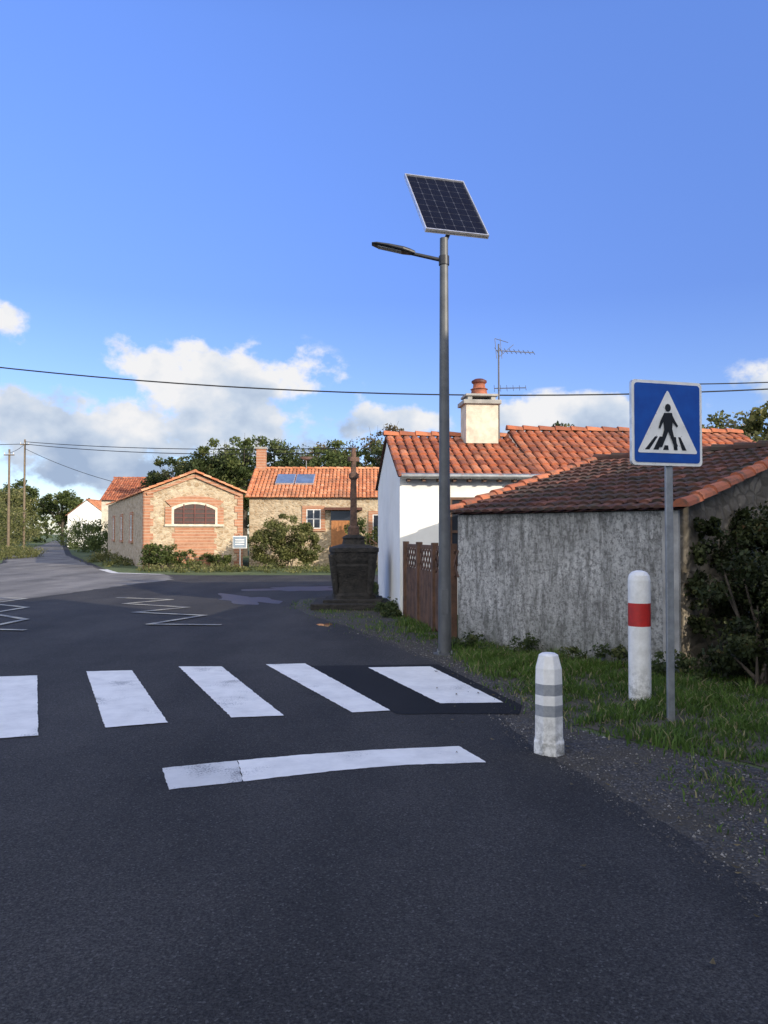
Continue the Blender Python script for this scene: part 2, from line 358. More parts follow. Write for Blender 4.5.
def tree(name,x,y,h,cw,n,leaf,mat,nclump=110,trunk=0.3,cr=0.34,bare=False):
    e=empty(name,(x,y,0)); mb=MB(); tr=0.03*h
    top=V((x+random.uniform(-.3,.3),y,h*0.55)); mb.limb((x,y,-.1),(x,y,h*trunk),tr,tr*.75,M['bark'],9); mb.limb((x,y,h*trunk),top,tr*.75,tr*.4,M['bark'],8)
    blobs=[(x,y,h*.66,cw*.40,cw*.40,h*.28)]
    for k in range(8):
        a=k*2.4+random.random(); rr=cw*random.uniform(.2,.38); z=h*random.uniform(.42,.84)
        q=V((x+rr*math.cos(a),y+rr*math.sin(a),z)); s=V((x,y,h*random.uniform(trunk*.8,.5)))
        mb.limb(s,q,tr*.4,tr*.12,M['bark'],6)
        for j in range(4 if not bare else 12):
            q2=q+V((random.uniform(-1,1),random.uniform(-1,1),random.uniform(-.1,1.2)))*cw*.19; mb.limb(s.lerp(q,.7),q2,tr*.12,tr*.03,M['bark'],4)
        blobs.append((q.x,q.y,q.z,cw*.21,cw*.21,h*.14))
    mb.build('trunk',e)
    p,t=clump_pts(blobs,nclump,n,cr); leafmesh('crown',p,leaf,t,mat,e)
    return e
grassp=[(1.02,10.6),(1.15,9.2),(1.33,8),(1.45,7.0),(1.8,6.3),(2.4,5.75),(2.95,5.05),(3.6,4.6),(6.5,5),(6.5,9.5),(3.5,9.0),(1.15,11.5),(.66,13.2),(.35,15.2),(.25,15.2),(.5,13)]
sheet('grass_verge_soil',grassp,0.006,M['soil'],0.12,0.05)
def grass(name,poly,n,h,mat,edge=0.0,zb=0.0,patchy=.35,pw=1.0):
    P=np.array(poly); x0,y0=P.min(0)-.15; x1,y1=P.max(0)+.15
    x=rng.uniform(x0,x1,n*6); y=rng.uniform(y0,y1,n*6)
    jx=x+rng.normal(0,edge,n*6); jy=y+rng.normal(0,edge,n*6)
    dens=0.5+0.3*np.sin(x*3.1+np.sin(y*2.3)*2)*np.sin(y*3.7+np.sin(x*1.9)*1.7)+.3*np.sin(x*9+np.sin(y*7)*2)*np.sin(y*8+np.sin(x*6)*2)
    dens=np.clip(dens,0,1)**pw
    ok=inpoly(jx,jy,poly)&(rng.uniform(0,1,n*6)<patchy*.3+(1-patchy*.3)*dens)
    x=x[ok][:n];y=y[ok][:n];dens=dens[ok][:n];n=len(x)
    hh=h*rng.uniform(.35,1.4,n)*(0.35+1.0*dens); a=rng.uniform(0,2*np.pi,n); w=0.004+0.004*rng.random(n)
    bend=hh*rng.uniform(.1,1.1,n); ba=rng.uniform(0,2*np.pi,n)
    v=np.zeros((n,5,3)); cx,sx=np.cos(a)*w,np.sin(a)*w
    v[:,0]=np.stack([x-cx,y-sx,0*x+zb],1); v[:,1]=np.stack([x+cx,y+sx,0*x+zb],1)
    mx=x+np.cos(ba)*bend*.3; my=y+np.sin(ba)*bend*.3
    v[:,2]=np.stack([mx+cx*.8,my+sx*.8,hh*.6],1); v[:,3]=np.stack([mx-cx*.8,my-sx*.8,hh*.6],1)
    v[:,4]=np.stack([x+np.cos(ba)*bend,y+np.sin(ba)*bend,hh],1)
    idx=np.arange(n)[:,None]*5
    loops=np.concatenate([idx+np.array([0,1,2,3]),idx+np.array([3,2,4])],1).ravel()
    me=bpy.data.meshes.new(name); me.vertices.add(n*5); me.vertices.foreach_set('co',v.ravel())
    me.loops.add(n*7); me.loops.foreach_set('vertex_index',loops.astype(np.int32)); me.polygons.add(n*2)
    ls=(np.arange(n)[:,None]*7+np.array([0,4])).ravel(); me.polygons.foreach_set('loop_start',ls.astype(np.int32))
    try: me.polygons.foreach_set('loop_total',np.tile([4,3],n).astype(np.int32))
    except Exception: pass
    me.materials.append(mat); at=me.attributes.new('tint','FLOAT','FACE')
    t=np.clip(0.25+.4*dens+rng.normal(0,.16,n),0,1); t[rng.random(n)<.09]=1.0
    at.data.foreach_set('value',np.repeat(t,2).astype(np.float32)); me.update(); me.validate()
    ob=bpy.data.objects.new(name,me); COL.objects.link(ob); return ob
grass('grass',grassp,58000,0.085,M['grass'],0.12,0,.1,1.4)
grass('grass_tufts',[(2.1,3.0),(2.8,2.8),(3.2,4.9),(2.4,5.7),(1.9,5.4)],2200,0.04,M['grass'],0.2,0,.1,1.6)
grass('grass_tufts',[(-2.0,19.3),(-1.9,17),(-.3,12.5),(.5,10.8),(.7,12),(.2,15.4),(0,17)],2600,0.05,M['grass'],0.15,0,.1,1.6)
def pebbles(name,poly,n):
    P=np.array(poly); x0,y0=P.min(0); x1,y1=P.max(0)
    x=rng.uniform(x0,x1,n*5); y=rng.uniform(max(y0,2),min(y1,13),n*5); ok=inpoly(x,y,poly); x=x[ok][:n];y=y[ok][:n]
    mb=MB()
    for a,b in zip(x,y):
        r=random.uniform(.003,.010)*(1.6 if random.random()<.06 else 1); z=.006
        q=[(a+r*random.uniform(.6,1.2)*math.cos(t),b+r*random.uniform(.6,1.2)*math.sin(t),z) for t in (0.3,1.6,2.8,4.1,5.3)]
        mb.add(q+[(a,b,z+r*random.uniform(.6,1.1))],[(0,1,5),(1,2,5),(2,3,5),(3,4,5),(4,0,5)],M['pebble'],random.random())
    mb.build(name)
pebbles('pebbles',[(.90,7.0),(1.0,6.04),(1.25,5.14),(1.40,4.31),(1.52,3.6),(1.70,1.9),(3.0,1.9),(3.0,3.5),(2.8,5.0),(2.3,5.75),(1.7,6.3),(1.4,8),(1.1,9.6),(.7,11.5),(-.2,14),(-1.2,14.5),(.1,11.4),(.72,9.5)],12000)
# fallen leaves on the verge and road edge
mb=MB()
for k in range(240):
    y=random.uniform(2.5,12); x=random.gauss(1.75+(.5 if y<6 else 0)-(.08*(y-6) if y>6 else 0),.55); r=random.uniform(.012,.028); a=random.random()*6
    if x<.4: continue
    z=.024; p=[(x+r*math.cos(a),y+r*math.sin(a),z+random.random()*.012),(x-.5*r*math.sin(a),y+.5*r*math.cos(a),z),(x-r*math.cos(a),y-r*math.sin(a),z+random.random()*.012),(x+.5*r*math.sin(a),y-.5*r*math.cos(a),z)]
    mb.add(p,[(0,1,2,3)],M['leaf_brown'],random.random())
mb.build('fallen_leaves')
# ------------------------------------------------------------------ buildings
Z=V((0,0,1))
def tiles(mb,O,u,v,W,L,mat,tw=0.19,tl=0.34,lift=0.045):
    O=V(O);u=V(u).normalized();v=V(v).normalized(); n=u.cross(v).normalized()
    if n.z<0:n=-n
    nc=max(1,round(W/tw)); tw=W/nc; nr=max(1,round(L/tl)); tl=L/nr
    mb.add([O+n*0.005,O+u*W+n*0.005,O+u*W+v*L+n*0.005,O+v*L+n*0.005],[(0,1,2,3)],M['tile_base'])
    for c in range(nc):
        sh_=random.uniform(-.02,.02)
        for r in range(nr):
            t=min(1,max(0,random.gauss(.5,.24)))
            j=random.uniform(-.007,.007); vs=[]
            for k,(vv,dz,ws) in enumerate(((r*tl-0.04+sh_,0.030+random.uniform(-.004,.006),1.0),((r+1)*tl+sh_,0.0,.86))):
                for i in range(5):
                    a=math.pi*i/4
                    vs.append(O+u*((c+.5)*tw+j-math.cos(a)*tw*.46*ws)+v*vv+n*(0.010+dz+math.sin(a)*lift*ws))
            mb.add(vs,[(i,i+1,6+i,5+i) for i in range(4)]+[(4,3,2,1,0)],mat,t,False)
def halftiles(mb,p0,p1,r,mat,n=Z,tl=0.38):
    p0=V(p0);p1=V(p1);L=(p1-p0).length; d=(p1-p0)/L; s=d.cross(V(n)).normalized(); nn=s.cross(d)
    k=max(1,round(L/tl)); tl=L/k
    for q in range(k):
        vs=[];t=random.random()
        for vv,rr,dz in((q*tl-.03,r*1.0,.02),((q+1)*tl,r*.85,0)):
            for i in range(7):
                a=math.pi*i/6; vs.append(p0+d*vv+s*(math.cos(a)*rr)+nn*(math.sin(a)*rr+dz))
        mb.add(vs,[(i,i+1,8+i,7+i) for i in range(6)]+[(6,5,4,3,2,1,0)],mat,t)
def gable_house(name,O,f,g,L,W,ez,rz,wall,tile,over=0.18,gover=0.08,rake=None,wallmats=None,tk=None):
    O=V((*O,0));f=V((*f,0)).normalized();g=V((*g,0)).normalized(); e=empty(name,tuple(O))
    mb=MB(); c=[O,O+f*L,O+f*L+g*W,O+g*W]; m=[O+g*W/2+Z*rz,O+f*L+g*W/2+Z*rz]
    t=[p+Z*ez for p in c]; b=[p-Z*.2 for p in c]; w=wallmats or [wall]*4
    mb.add([b[0],b[1],t[1],t[0]],[(0,1,2,3)],w[0])
    mb.add([b[1],b[2],t[2],m[1],t[1]],[(0,1,2,3,4)],w[1])
    mb.add([b[2],b[3],t[3],t[2]],[(0,1,2,3)],w[2])
    mb.add([b[3],b[0],t[0],m[0],t[3]],[(0,1,2,3,4)],w[3])
    mb.build('walls',e)
    rb=MB(); sl=V((g.x*W/2,g.y*W/2,rz-ez)).normalized(); SL=math.hypot(W/2,rz-ez)
    sl2=V((-g.x*W/2,-g.y*W/2,rz-ez)).normalized()
    up=Z*0.03; tk=tk or {}
    tiles(rb,t[0]-f*gover-sl*over+up,f,sl,L+2*gover,SL+over,tile,**tk)
    tiles(rb,t[3]-f*gover-sl2*over+up,f,sl2,L+2*gover,SL+over,tile,**tk)
    halftiles(rb,m[0]-f*gover+Z*.05,m[1]+f*gover+Z*.05,.11,tile)
    if rake:
        for base,mm,dd,s in((t[0],m[0],-1,sl),(t[3],m[0],-1,sl2),(t[1],m[1],1,sl),(t[2],m[1],1,sl2)):
            halftiles(rb,base+f*dd*gover-s*over+Z*.05,mm+f*dd*gover+Z*.05,.10,rake)
    rb.build('roof',e)
    return e,O,f,g
def window(e,P,u,n,w,h,frame,pane,sur=None,fw=.05):
    P=V(P);u=V(u);n=V(n); ax=(u,n,Z); mb=MB()
    if sur:
        for s in(-1,1): mb.box(P+u*s*(w/2+.1)+n*.02+Z*h/2,(.1,.03,h/2),sur,ax)
        mb.box(P+n*.03-Z*.06,(w/2+.24,.06,.06),sur,ax)
        mb.box(P+n*.02+Z*(h+.08),(w/2+.2,.03,.08),sur,ax)
    mb.box(P+n*.004+Z*h/2,(w/2,.01,h/2),pane,ax)
    for s in(-1,0,1): mb.box(P+u*s*(w/2-fw/2)+n*.02+Z*h/2,(fw/2,.02,h/2),frame,ax)
    for z in(fw/2,h*.5,h-fw/2): mb.box(P+n*.023+Z*z,(w/2,.02,fw/2),frame,ax)
    mb.build('window',e)
# white house
f=(.995,.1);g=(-.1,.995)
e,O,F,G=gable_house('white_house',(.31,15.6),f,g,2.75,4.6,2.73,3.72,M['white_wall'],M['tile_new'],.22,.06)
O2=O+F*2.755
e2,_,_,_=gable_house('wing',(O2.x,O2.y-.0),f,g,5.6,4.6,2.73,3.88,M['white_wall'],M['tile_new'],.22,.0)
e2.parent=e; e2.matrix_parent_inverse=Matrix.Translation(-Vector(e.location))
mb=MB()
mb.limb(O+Z*2.70-G*.24,O+F*8.3+Z*2.70-G*.24,.055,.055,M['galv'],8)
mb.limb(O+F*.95+Z*2.66-G*.08,O+F*.95-G*.05,.035,.035,M['galv'],8)
for k in range(28): mb.box(O+F*(.15+k*.3)+Z*2.64-G*.1,(.03,.1,.04),M['wood'],(F,G,Z))
mb.build('gutter',e)
window(e,O+F*1.25+Z*.95,F,-G,.55,1.35,M['wood'],M['glass'])
window(e,O+F*3.6+Z*1.0,F,-G,1.0,1.15,M['frame_w'],M['glass'])
C=V((2.12,17.75,0)); mb=MB()
mb.box(C+Z*4.0,(.36,.3,.44),M['cream'],(F,G,Z)); mb.box(C+Z*4.47,(.42,.36,.045),M['concrete'],(F,G,Z))
for k in(-1,1):
    mb.box(C+F*k*.26+Z*4.56,(.05,.26,.05),M['concrete'],(F,G,Z))
mb.box(C+Z*4.63,(.36,.3,.025),M['concrete'],(F,G,Z))
mb.lathe(C+Z*4.655,[(.19,0,M['terracotta']),(.17,.12,M['terracotta']),(.2,.14,M['terracotta']),(.14,.17,M['terracotta']),(.13,.26,M['terracotta']),(.17,.29,M['slat']),(.17,.33,M['slat']),(.1,.37,M['slat'])],16)
mb.build('chimney',e,0.008)
A=V((2.58,17.9,0)); mb=MB(); an=M['antenna']; mb.limb(A+Z*3.6,A+Z*5.85,.022,.018,an,6)
def yagi(z,L,n,eh,dirv,back=.25):
    d=V(dirv).normalized(); s=V((-d.y,d.x,0))
    mb.limb(A+Z*z-d*back,A+Z*z+d*L,.011,.011,an,5)
    for i in range(n):
        p=A+Z*z+d*(-back+ (L+back)*i/(n-1)); q=eh*(1-.4*i/n); ax=(s*.75+Z*.6).normalized(); mb.limb(p-ax*q,p+ax*q,.007,.007,an,4)
yagi(5.7,.85,9,.14,(1,.25,0),.05); yagi(4.85,.6,6,.16,(1,-.1,0),.1)
mb.limb(A+Z*5.55,A+Z*5.7+V((.35,.1,.16)),.008,.008,an,4)
for sx in(-.10,.02): mb.limb(A+Z*5.95+V((sx,-.1,0)),A+Z*5.5+V((sx+.04,-.1,0)),.008,.008,an,4)
mb.limb(A+Z*5.95+V((-.1,-.1,0)),A+Z*5.86+V((.2,-.1,0)),.008,.008,an,4)
mb.build('tv_antenna')
# low building
Bc=V((3.38,9.18)); Ac=V((1.08,11.7)); ee=(Bc-Ac).normalized(); nn=V((-ee.y,ee.x))
LL=(Bc-Ac).length
e,O,F,G=gable_house('outbuilding',tuple(Ac),tuple(ee),tuple(nn),LL,7.6,1.86,2.84,M['roughcast'],M['tile_old'],.10,.10,M['tile_rake'],[M['roughcast'],M['stone_dark'],M['roughcast'],M['roughcast']],dict(tw=.175,tl=.30,lift=.04))
mb=MB(); mb.box(O+F*LL-F*.09-G*.005+Z*.93,(.10,.02,.93),M['concrete'],(F,G,Z)); mb.build('corner_post',e)
fe=empty('wooden_fence',(.75,13.5,0)); mb=MB(); p0=V((.42,15.3,0));p1=V((1.03,11.95,0)); d=(p1-p0);Lf=d.length;d.normalize();s=V((-d.y,d.x,0))
k=int(Lf/.115)
for i in range(k):
    c=p0+d*(i+.5)*Lf/k; mb.box(c+Z*.5,(.042,.012,.46+random.uniform(-.01,.01)),M['wood'],(d,s,Z))
for z in(.2,.92,1.36): mb.box((p0+p1)/2+Z*z+s*.03,(Lf/2,.02,.035),M['wood'],(d,s,Z))
for i in range(int(Lf/.2)+1):
    c=p0+d*i*.2
    for sg in(-1,1):
        dd=(d*sg+Z).normalized(); mb.box(c+d*.1+Z*1.15,(.27,.008,.015),M['wood'],(dd,s,s.cross(dd)))
for i in range(4): mb.box(p0+d*Lf*i/3+Z*.7,(.05,.05,.74),M['wood'],(d,s,Z))
mb.build('pickets',fe)
# stone building with gable front
e,O,F,G=gable_house('stone_house',(-10.8,36),(-.4,.92),(.92,.4),19.6,4.5,3.45,4.35,M['stone'],M['tile_far'],.1,.12,M['tile_far'])
nf=-F
mb=MB()
for x in(.0,4.5):
    for i in range(11):
        w=.13 if i%2 else .2; mb.box(O+G*(w if x==0 else x-w)+nf*.012+Z*(.16+i*.32),(w,.022,.155),M['brick'],(G,F,Z))
for i in range(11):
    w=.13 if i%2 else .2; mb.box(O+F*w-G*.012+Z*(.16+i*.32),(w,.022,.155),M['brick'],(F,G,Z))
for sgn in(0,1):
    a=O+G*(0.1 if sgn==0 else 4.4)+nf*.06+Z*3.36; b=O+G*2.25+nf*.06+Z*4.22; dd=(b-a).normalized(); mb.box((a+b)/2,((b-a).length/2,.05,.06),M['brick'],(dd,F,F.cross(dd)))
P=O+G*2.25+Z*2.0; ww,hh,ar=1.05,.78,.26
def arcpt(k,extra,n=14):
    t=-1+2*k/n; return t*(ww+extra), hh+extra+ar*(1-t*t)
def wallpoly(pts,off,mat): mb.add([P+G*x+Z*z+nf*off for x,z in pts],[tuple(range(len(pts)))],mat)
n_=14
pane=[(-ww,0)]+[(ww,0)]+[arcpt(n_-k,0) for k in range(n_+1)]
wallpoly(pane,.012,M['maroon'])
for k in range(n_):
    a1=arcpt(k,0);a2=arcpt(k+1,0);b1=arcpt(k,.28);b2=arcpt(k+1,.28)
    q=[P+G*x+Z*z for x,z in (a1,a2,b2,b1)]
    mb.add([v+nf*.06 for v in q]+[v for v in q],[(0,1,2,3),(0,4,5,1),(3,2,6,7)],M['brick'])
for k in range(n_):
    a1=arcpt(k,-.11);a2=arcpt(k+1,-.11);b1=arcpt(k,0);b2=arcpt(k+1,0)
    q=[P+G*x+Z*z for x,z in (a1,a2,b2,b1)]
    mb.add([v+nf*.04 for v in q]+[v+nf*.01 for v in q],[(0,1,2,3),(0,4,5,1)],M['cream'])
for sgn in(-1,1):
    mb.box(P+G*sgn*(ww+.14)+nf*.02+Z*hh/2,(.14,.04,hh/2),M['brick'],(G,F,Z))
    mb.box(P+G*sgn*(ww-.055)+nf*.03+Z*hh/2,(.055,.02,hh/2),M['cream'],(G,F,Z))
mb.box(P-Z*.05+nf*.04,(ww+.3,.07,.05),M['cream'],(G,F,Z))
for x in(-.5,0,.5): mb.box(P+G*x+Z*(.46)+nf*.033,(.03,.012,.46),M['slat'],(G,F,Z))
for z in np.arange(.10,.9,.2): mb.box(P+Z*z+nf*.022,(ww-.12,.008,.025),M['slat'],(G,F,Z))
for k in range(7):
    w=.9+.12*(k%2); mb.box(P-Z*(.24+k*.27)+nf*.006,(w,.012,.125),M['brick'],(G,F,Z))
mb.build('brick_trim_and_window',e)
for k in range(3): window(e,O+F*(5+k*5)+Z*1.2,F,-G,.9,1.3,M['frame_w'],M['glass'],sur=M['brick'])
# long house
e,O,F,G=gable_house('long_house',(-6.5,38.6),(1,.02),(-.02,1),10.5,6.4,3.35,4.9,M['stone'],M['tile_far'],.2,.1,M['tile_far'])
window(e,O+F*3.1+Z*1.8,F,-G,.7,.95,M['frame_w'],M['glass'],sur=M['brick'])
window(e,O+F*6.4+Z*1.2,F,-G,.9,1.3,M['frame_w'],M['glass'],sur=M['brick'])
window(e,O+F*8.2+Z*1.2,F,-G,.9,1.3,M['frame_w'],M['glass'],sur=M['brick'])
mb=MB(); mb.box(O+F*4.55-G*.03+Z*1.1,(.6,.05,1.1),M['wood_orange'],(F,G,Z))
for k in range(7): mb.box(O+F*(4.04+k*.168)-G*.085+Z*1.1,(.07,.008,1.05),M['wood_orange'],(F,G,Z))
mb.box(O+F*4.55-G*.4+Z*2.75,(.9,.5,.06),M['tile_base'],(F,G,Z)); mb.box(O+F*4.55-G*.02+Z*2.42,(.62,.04,.24),M['glass'],(F,G,Z)); mb.build('door',e)
sl=V((0,3.2,1.55)).normalized(); nr=V((0,-1.55,3.2)).normalized()
mb=MB()
for k in range(2):
    mb.box(O+F*(1.55+k*.98)+Z*3.35+sl*1.9+nr*.14,(.46,.62,.04),M['alu'],(F,sl,nr)); mb.box(O+F*(1.55+k*.98)+Z*3.35+sl*1.9+nr*.185,(.42,.58,.01),M['bluepanel'],(F,sl,nr))
mb.build('thermal_panels',e)
mb=MB(); mb.box(O+F*.15+G*3.2+Z*5.2,(.24,.24,.8),M['brick'],(F,G,Z)); mb.box(O+F*.15+G*3.2+Z*6.03,(.29,.29,.05),M['concrete'],(F,G,Z)); mb.build('chimney',e)
mb=MB(); q=O+F*2.5+G*3.1+Z*4.8; mb.limb(q,q+Z*.6,.02,.02,M['galv'],5)
mb.lathe(q+Z*.6,[(.05,0,M['galv']),(.25,.06,M['galv']),(.36,.16,M['galv'])],16); mb.build('satellite_dish',e)
gable_house('red_roof_house',(-21.2,60),(1,.05),(-.05,1),4.6,7,4.1,5.9,M['cream'],M['tile_new'],.2)
e,O,F,G=gable_house('distant_white_house',(-34.8,88),(0,1),(1,0),8,4.2,3.6,5.2,M['white_wall'],M['tile_far'],.2)
window(e,O+G*2.1+Z*1.5,G,-F,.9,1.1,M['frame_w'],M['glass'])
gable_house('distant_white_house',(-30.9,94),(1,0),(0,1),6,6,3.0,4.6,M['white_wall'],M['tile_far'],.2)
# unseen house and barn added behind the viewer, right, to shade the crossing
sd=V((.75,-.66)).normalized(); pd=V((.66,.75)).normalized()
def sp(s,p): q=sd*s+pd*p; return (q.x,q.y)
e,O,F,G=gable_house('shade_caster_house',sp(6,-9),tuple(pd),tuple(sd),18.2,8,7.4,9.7,M['white_wall'],M['tile_new'],.3)
for k in range(5):
    for z in(1,4): window(e,O+F*(2+k*3.4)+Z*z,F,-G,1.0,1.4,M['frame_w'],M['glass'],sur=M['concrete'])
gable_house('shade_caster_barn',sp(6.5,9.4),tuple(pd),tuple(sd),9,5,6.0,7.3,M['stone'],M['tile_old'],.2)  # also unseen, added tall enough to shade the outbuilding
# ------------------------------------------------------------------ street furniture
lp=empty('solar_street_lamp',(.80,10.5,0)); mb=MB(); c=V((.80,10.58,0))
mb.lathe(c,[(.15,0.0,M['steel']),(.15,.02,M['steel']),(.088,.025,M['steel']),(.085,.9,M['steel']),(.080,1.0,M['steel']),(.055,5.50,M['steel']),(.055,5.53,M['steel'])],24)
for a in range(4): t=a*math.pi/2+.78; mb.limb(c+V((.12*math.cos(t),.12*math.sin(t),.015)),c+V((.12*math.cos(t),.12*math.sin(t),.06)),.012,.012,M['galv'],6)
mb.box(c+V((0,-.083,.7)),(.04,.006,.16),M['steel'])
mb.build('pole',lp)
mb=MB(); u=V((.96,.28,0)).normalized(); T=R(51); hn=V((.28,-.96,0)).normalized(); v=(-hn*math.cos(T)+Z*math.sin(T)).normalized(); n=u.cross(v).normalized()
if n.dot(V((0,-1,0)))<0:n=-n
BL=V((.545,10.4,5.58)); W,Lp=.9,1.45; cen=BL+u*W/2+v*Lp/2
mb.box(cen-n*.02,(W/2,Lp/2,.016),M['alu'],(u,v,n))
for s in(-1,1):
    mb.box(cen+u*s*(W/2-.007),(.007,Lp/2,.022),M['alu'],(u,v,n)); mb.box(cen+v*s*(Lp/2-.010),(W/2-.014,.010,.022),M['alu'],(u,v,n))
cell=simple('solar_cell',(0.006,0.007,0.014),(0.005,0.005,0.010),4,0.45,0,0,spec=.12); grid=simple('cell_backing',(0.06,0.065,0.09),None,4,0.5,0,0,spec=.1)
mb.box(cen,(W/2-.014,Lp/2-.020,.002),grid,(u,v,n))
nx,ny=6,9; cw=(W-.05)/nx; ch=(Lp-.06)/ny
for i in range(nx):
    for j in range(ny):
        q=cen+u*(-W/2+.025+cw*(i+.5))+v*(-Lp/2+.03+ch*(j+.5))+n*.004
        a,b,k=cw/2-.004,ch/2-.004,.012
        mb.add([q+u*x+v*y for x,y in((-a+k,-b),(a-k,-b),(a,-b+k),(a,b-k),(a-k,b),(-a+k,b),(-a,b-k),(-a,-b+k))],[tuple(range(8))],cell)
mb.build('solar_panel',lp)
mb=MB(); mb.limb(c+Z*5.45,cen-n*.06+v*-.45,.03,.03,M['steel'],8); mb.box(cen-n*.06,(.03,Lp*.4,.02),M['steel'],(u,v,n)); mb.box(cen-n*.06-v*.4,(W*.45,.02,.02),M['steel'],(u,v,n)); mb.box(cen-n*.06+v*.3,(W*.45,.02,.02),M['steel'],(u,v,n)); mb.build('panel_bracket',lp)
mb=MB(); ad=V((-.97,-.05,.2)).normalized(); s=V((0,1,0)); up=ad.cross(s); up=up if up.z>0 else -up
a0=c+Z*5.23; mb.lathe(c+Z*5.17,[(.07,0,M['black']),(.07,.12,M['black'])],16)
mb.limb(a0,a0+ad*.46,.026,.024,M['black'],10)
prof=[(.40,.045,.03),(.47,.075,.042),(.56,.105,.045),(.75,.115,.035),(.92,.10,.022),(.985,.06,.012)]
rings=[]
for x,w,h in prof:
    rings.append([a0+ad*x+s*w*math.copysign(abs(math.cos(t))**.6,math.cos(t))+up*(h*math.copysign(abs(math.sin(t))**.7,math.sin(t))*(1 if math.sin(t)>0 else .5)+.008) for t in np.linspace(0,2*math.pi,17)[:-1]])
for k in range(len(rings)-1):
    mb.add(rings[k]+rings[k+1],[(i,(i+1)%16,16+(i+1)%16,16+i) for i in range(16)],M['black'],.5,True)
mb.add(rings[0],[tuple(range(16))],M['black']);mb.add(rings[-1],[tuple(range(16))],M['black'])
mb.box(a0+ad*.74-up*.014,(.16,.06,.004),M['grey_band'],(ad,s,up))
mb.build('lamp_head',lp)
w_,g_=M['bollard'],M['grey_band']
mb=MB(); mb.lathe((1.20,5.86,0),[(.118,0,w_),(.116,.09,w_),(.108,.11,w_),(.106,.28,g_),(.1055,.36,w_),(.104,.43,g_),(.1035,.51,w_),(.1,.62,w_),(.075,.71,w_),(.05,.725,w_)],8,False,rot=R(12)); mb.build('white_bollard',None,.006)
mb=MB(); b=M['bollard']; mb.lathe((2.45,7.70,-.03),[(.105,0,b),(.105,.74,M['red']),(.1055,.96,b),(.105,1.18,b),(.095,1.225,b),(.07,1.255,b),(.03,1.27,b)],32); mb.build('red_white_bollard')
# pedestrian sign
sg=empty('pedestrian_crossing_sign',(2.43,6.8,0)); mb=MB()
mb.box((2.43,6.82,1.40),(.031,.02,1.42),M['galv']); mb.build('post',sg,.006)
a=R(17); u=V((math.cos(a),math.sin(a),0)); n=V((math.sin(a),-math.cos(a),0)); cs=V((2.405,6.77,2.53))
def rrect(w,h,r,k=6):
    o=[]
    for cx,cy,a0_ in((w-r,h-r,0),(-w+r,h-r,90),(-w+r,-h+r,180),(w-r,-h+r,270)):
        for i in range(k+1):
            t=R(a0_+90*i/k); o.append((cx+r*math.cos(t),cy+r*math.sin(t)))
    return o
def flat(mb,pts,off,mat):
    P=[cs+u*x+Z*y+n*off for x,y in pts]; tri=tessellate_polygon([P]); fs=[]
    for t in tri:
        A_,B_,C_=[P[i] for i in t]; fs.append(tuple(t) if (B_-A_).cross(C_-A_).dot(n)>0 else tuple(t[::-1]))
    mb.add(P,fs,mat)
mb=MB()
out=rrect(.35,.36,.035)
P=[cs+u*x+Z*y for x,y in out];Q=[p-n*.03 for p in P];k=len(P)
mb.add(P+Q,[(i,k+i,k+(i+1)%k,(i+1)%k) for i in range(k)],M['alu']); mb.add(Q,[tuple(range(k))[::-1]],M['galv'])
flat(mb,out,0,M['sign_white']); flat(mb,rrect(.325,.335,.03),.003,M['sign_blue'])
def rtri(s,k=5,r=.03,cy=-.02):
    pts=[]; vv=[(0,s*.62),(-s*.545,-s*.36),(s*.545,-s*.36)]
    for i in range(3):
        p=V(vv[i]); pa=V(vv[i-1]); pb=V(vv[(i+1)%3]); A_=p+(pa-p).normalized()*r; B_=p+(pb-p).normalized()*r
        for j in range(k+1):
            t=j/k; q=A_*(1-t)**2+p*2*t*(1-t)+B_*t*t; pts.append((q.x,q.y+cy))
    return pts
flat(mb,rtri(.555,cy=-.055),.006,M['sign_white'])
bk=M['sign_black']
def fl(pts,off): flat(mb,[(x*1.12,y*1.12-.02) for x,y in pts],off,bk)
for x0,x1,t0,t1 in((-.205,-.165,-.115,-.09),(-.13,-.085,-.075,-.05),(.05,.085,.05,.07),(.125,.165,.09,.11)):
    fl([(x0,-.185),(x1,-.185),(t1,-.085),(t0,-.085)],.009)
fl([(-.045,-.185),(.005,-.185),(.0,-.15),(-.03,-.15)],.009)
fl([(.0+.026*math.cos(t),.135+.03*math.sin(t)) for t in np.linspace(0,2*math.pi,15)[:-1]],.011)
fl([(-.035,.095),(.035,.098),(.045,.06),(.035,-.03),(-.035,-.03),(-.045,.05)],.011)
fl([(-.035,.094),(-.07,.03),(-.085,-.02),(-.070,-.026),(-.05,.015),(-.028,.05)],.0125)
fl([(.030,.096),(.06,.04),(.088,.0),(.076,-.012),(.045,.02),(.022,.06)],.0125)
fl([(-.035,-.028),(.01,-.028),(-.02,-.09),(-.055,-.165),(-.085,-.165),(-.055,-.09)],.0125)
fl([(-.005,-.028),(.035,-.028),(.05,-.085),(.085,-.155),(.055,-.165),(.02,-.09)],.014)
mb.build('sign_plate',sg)
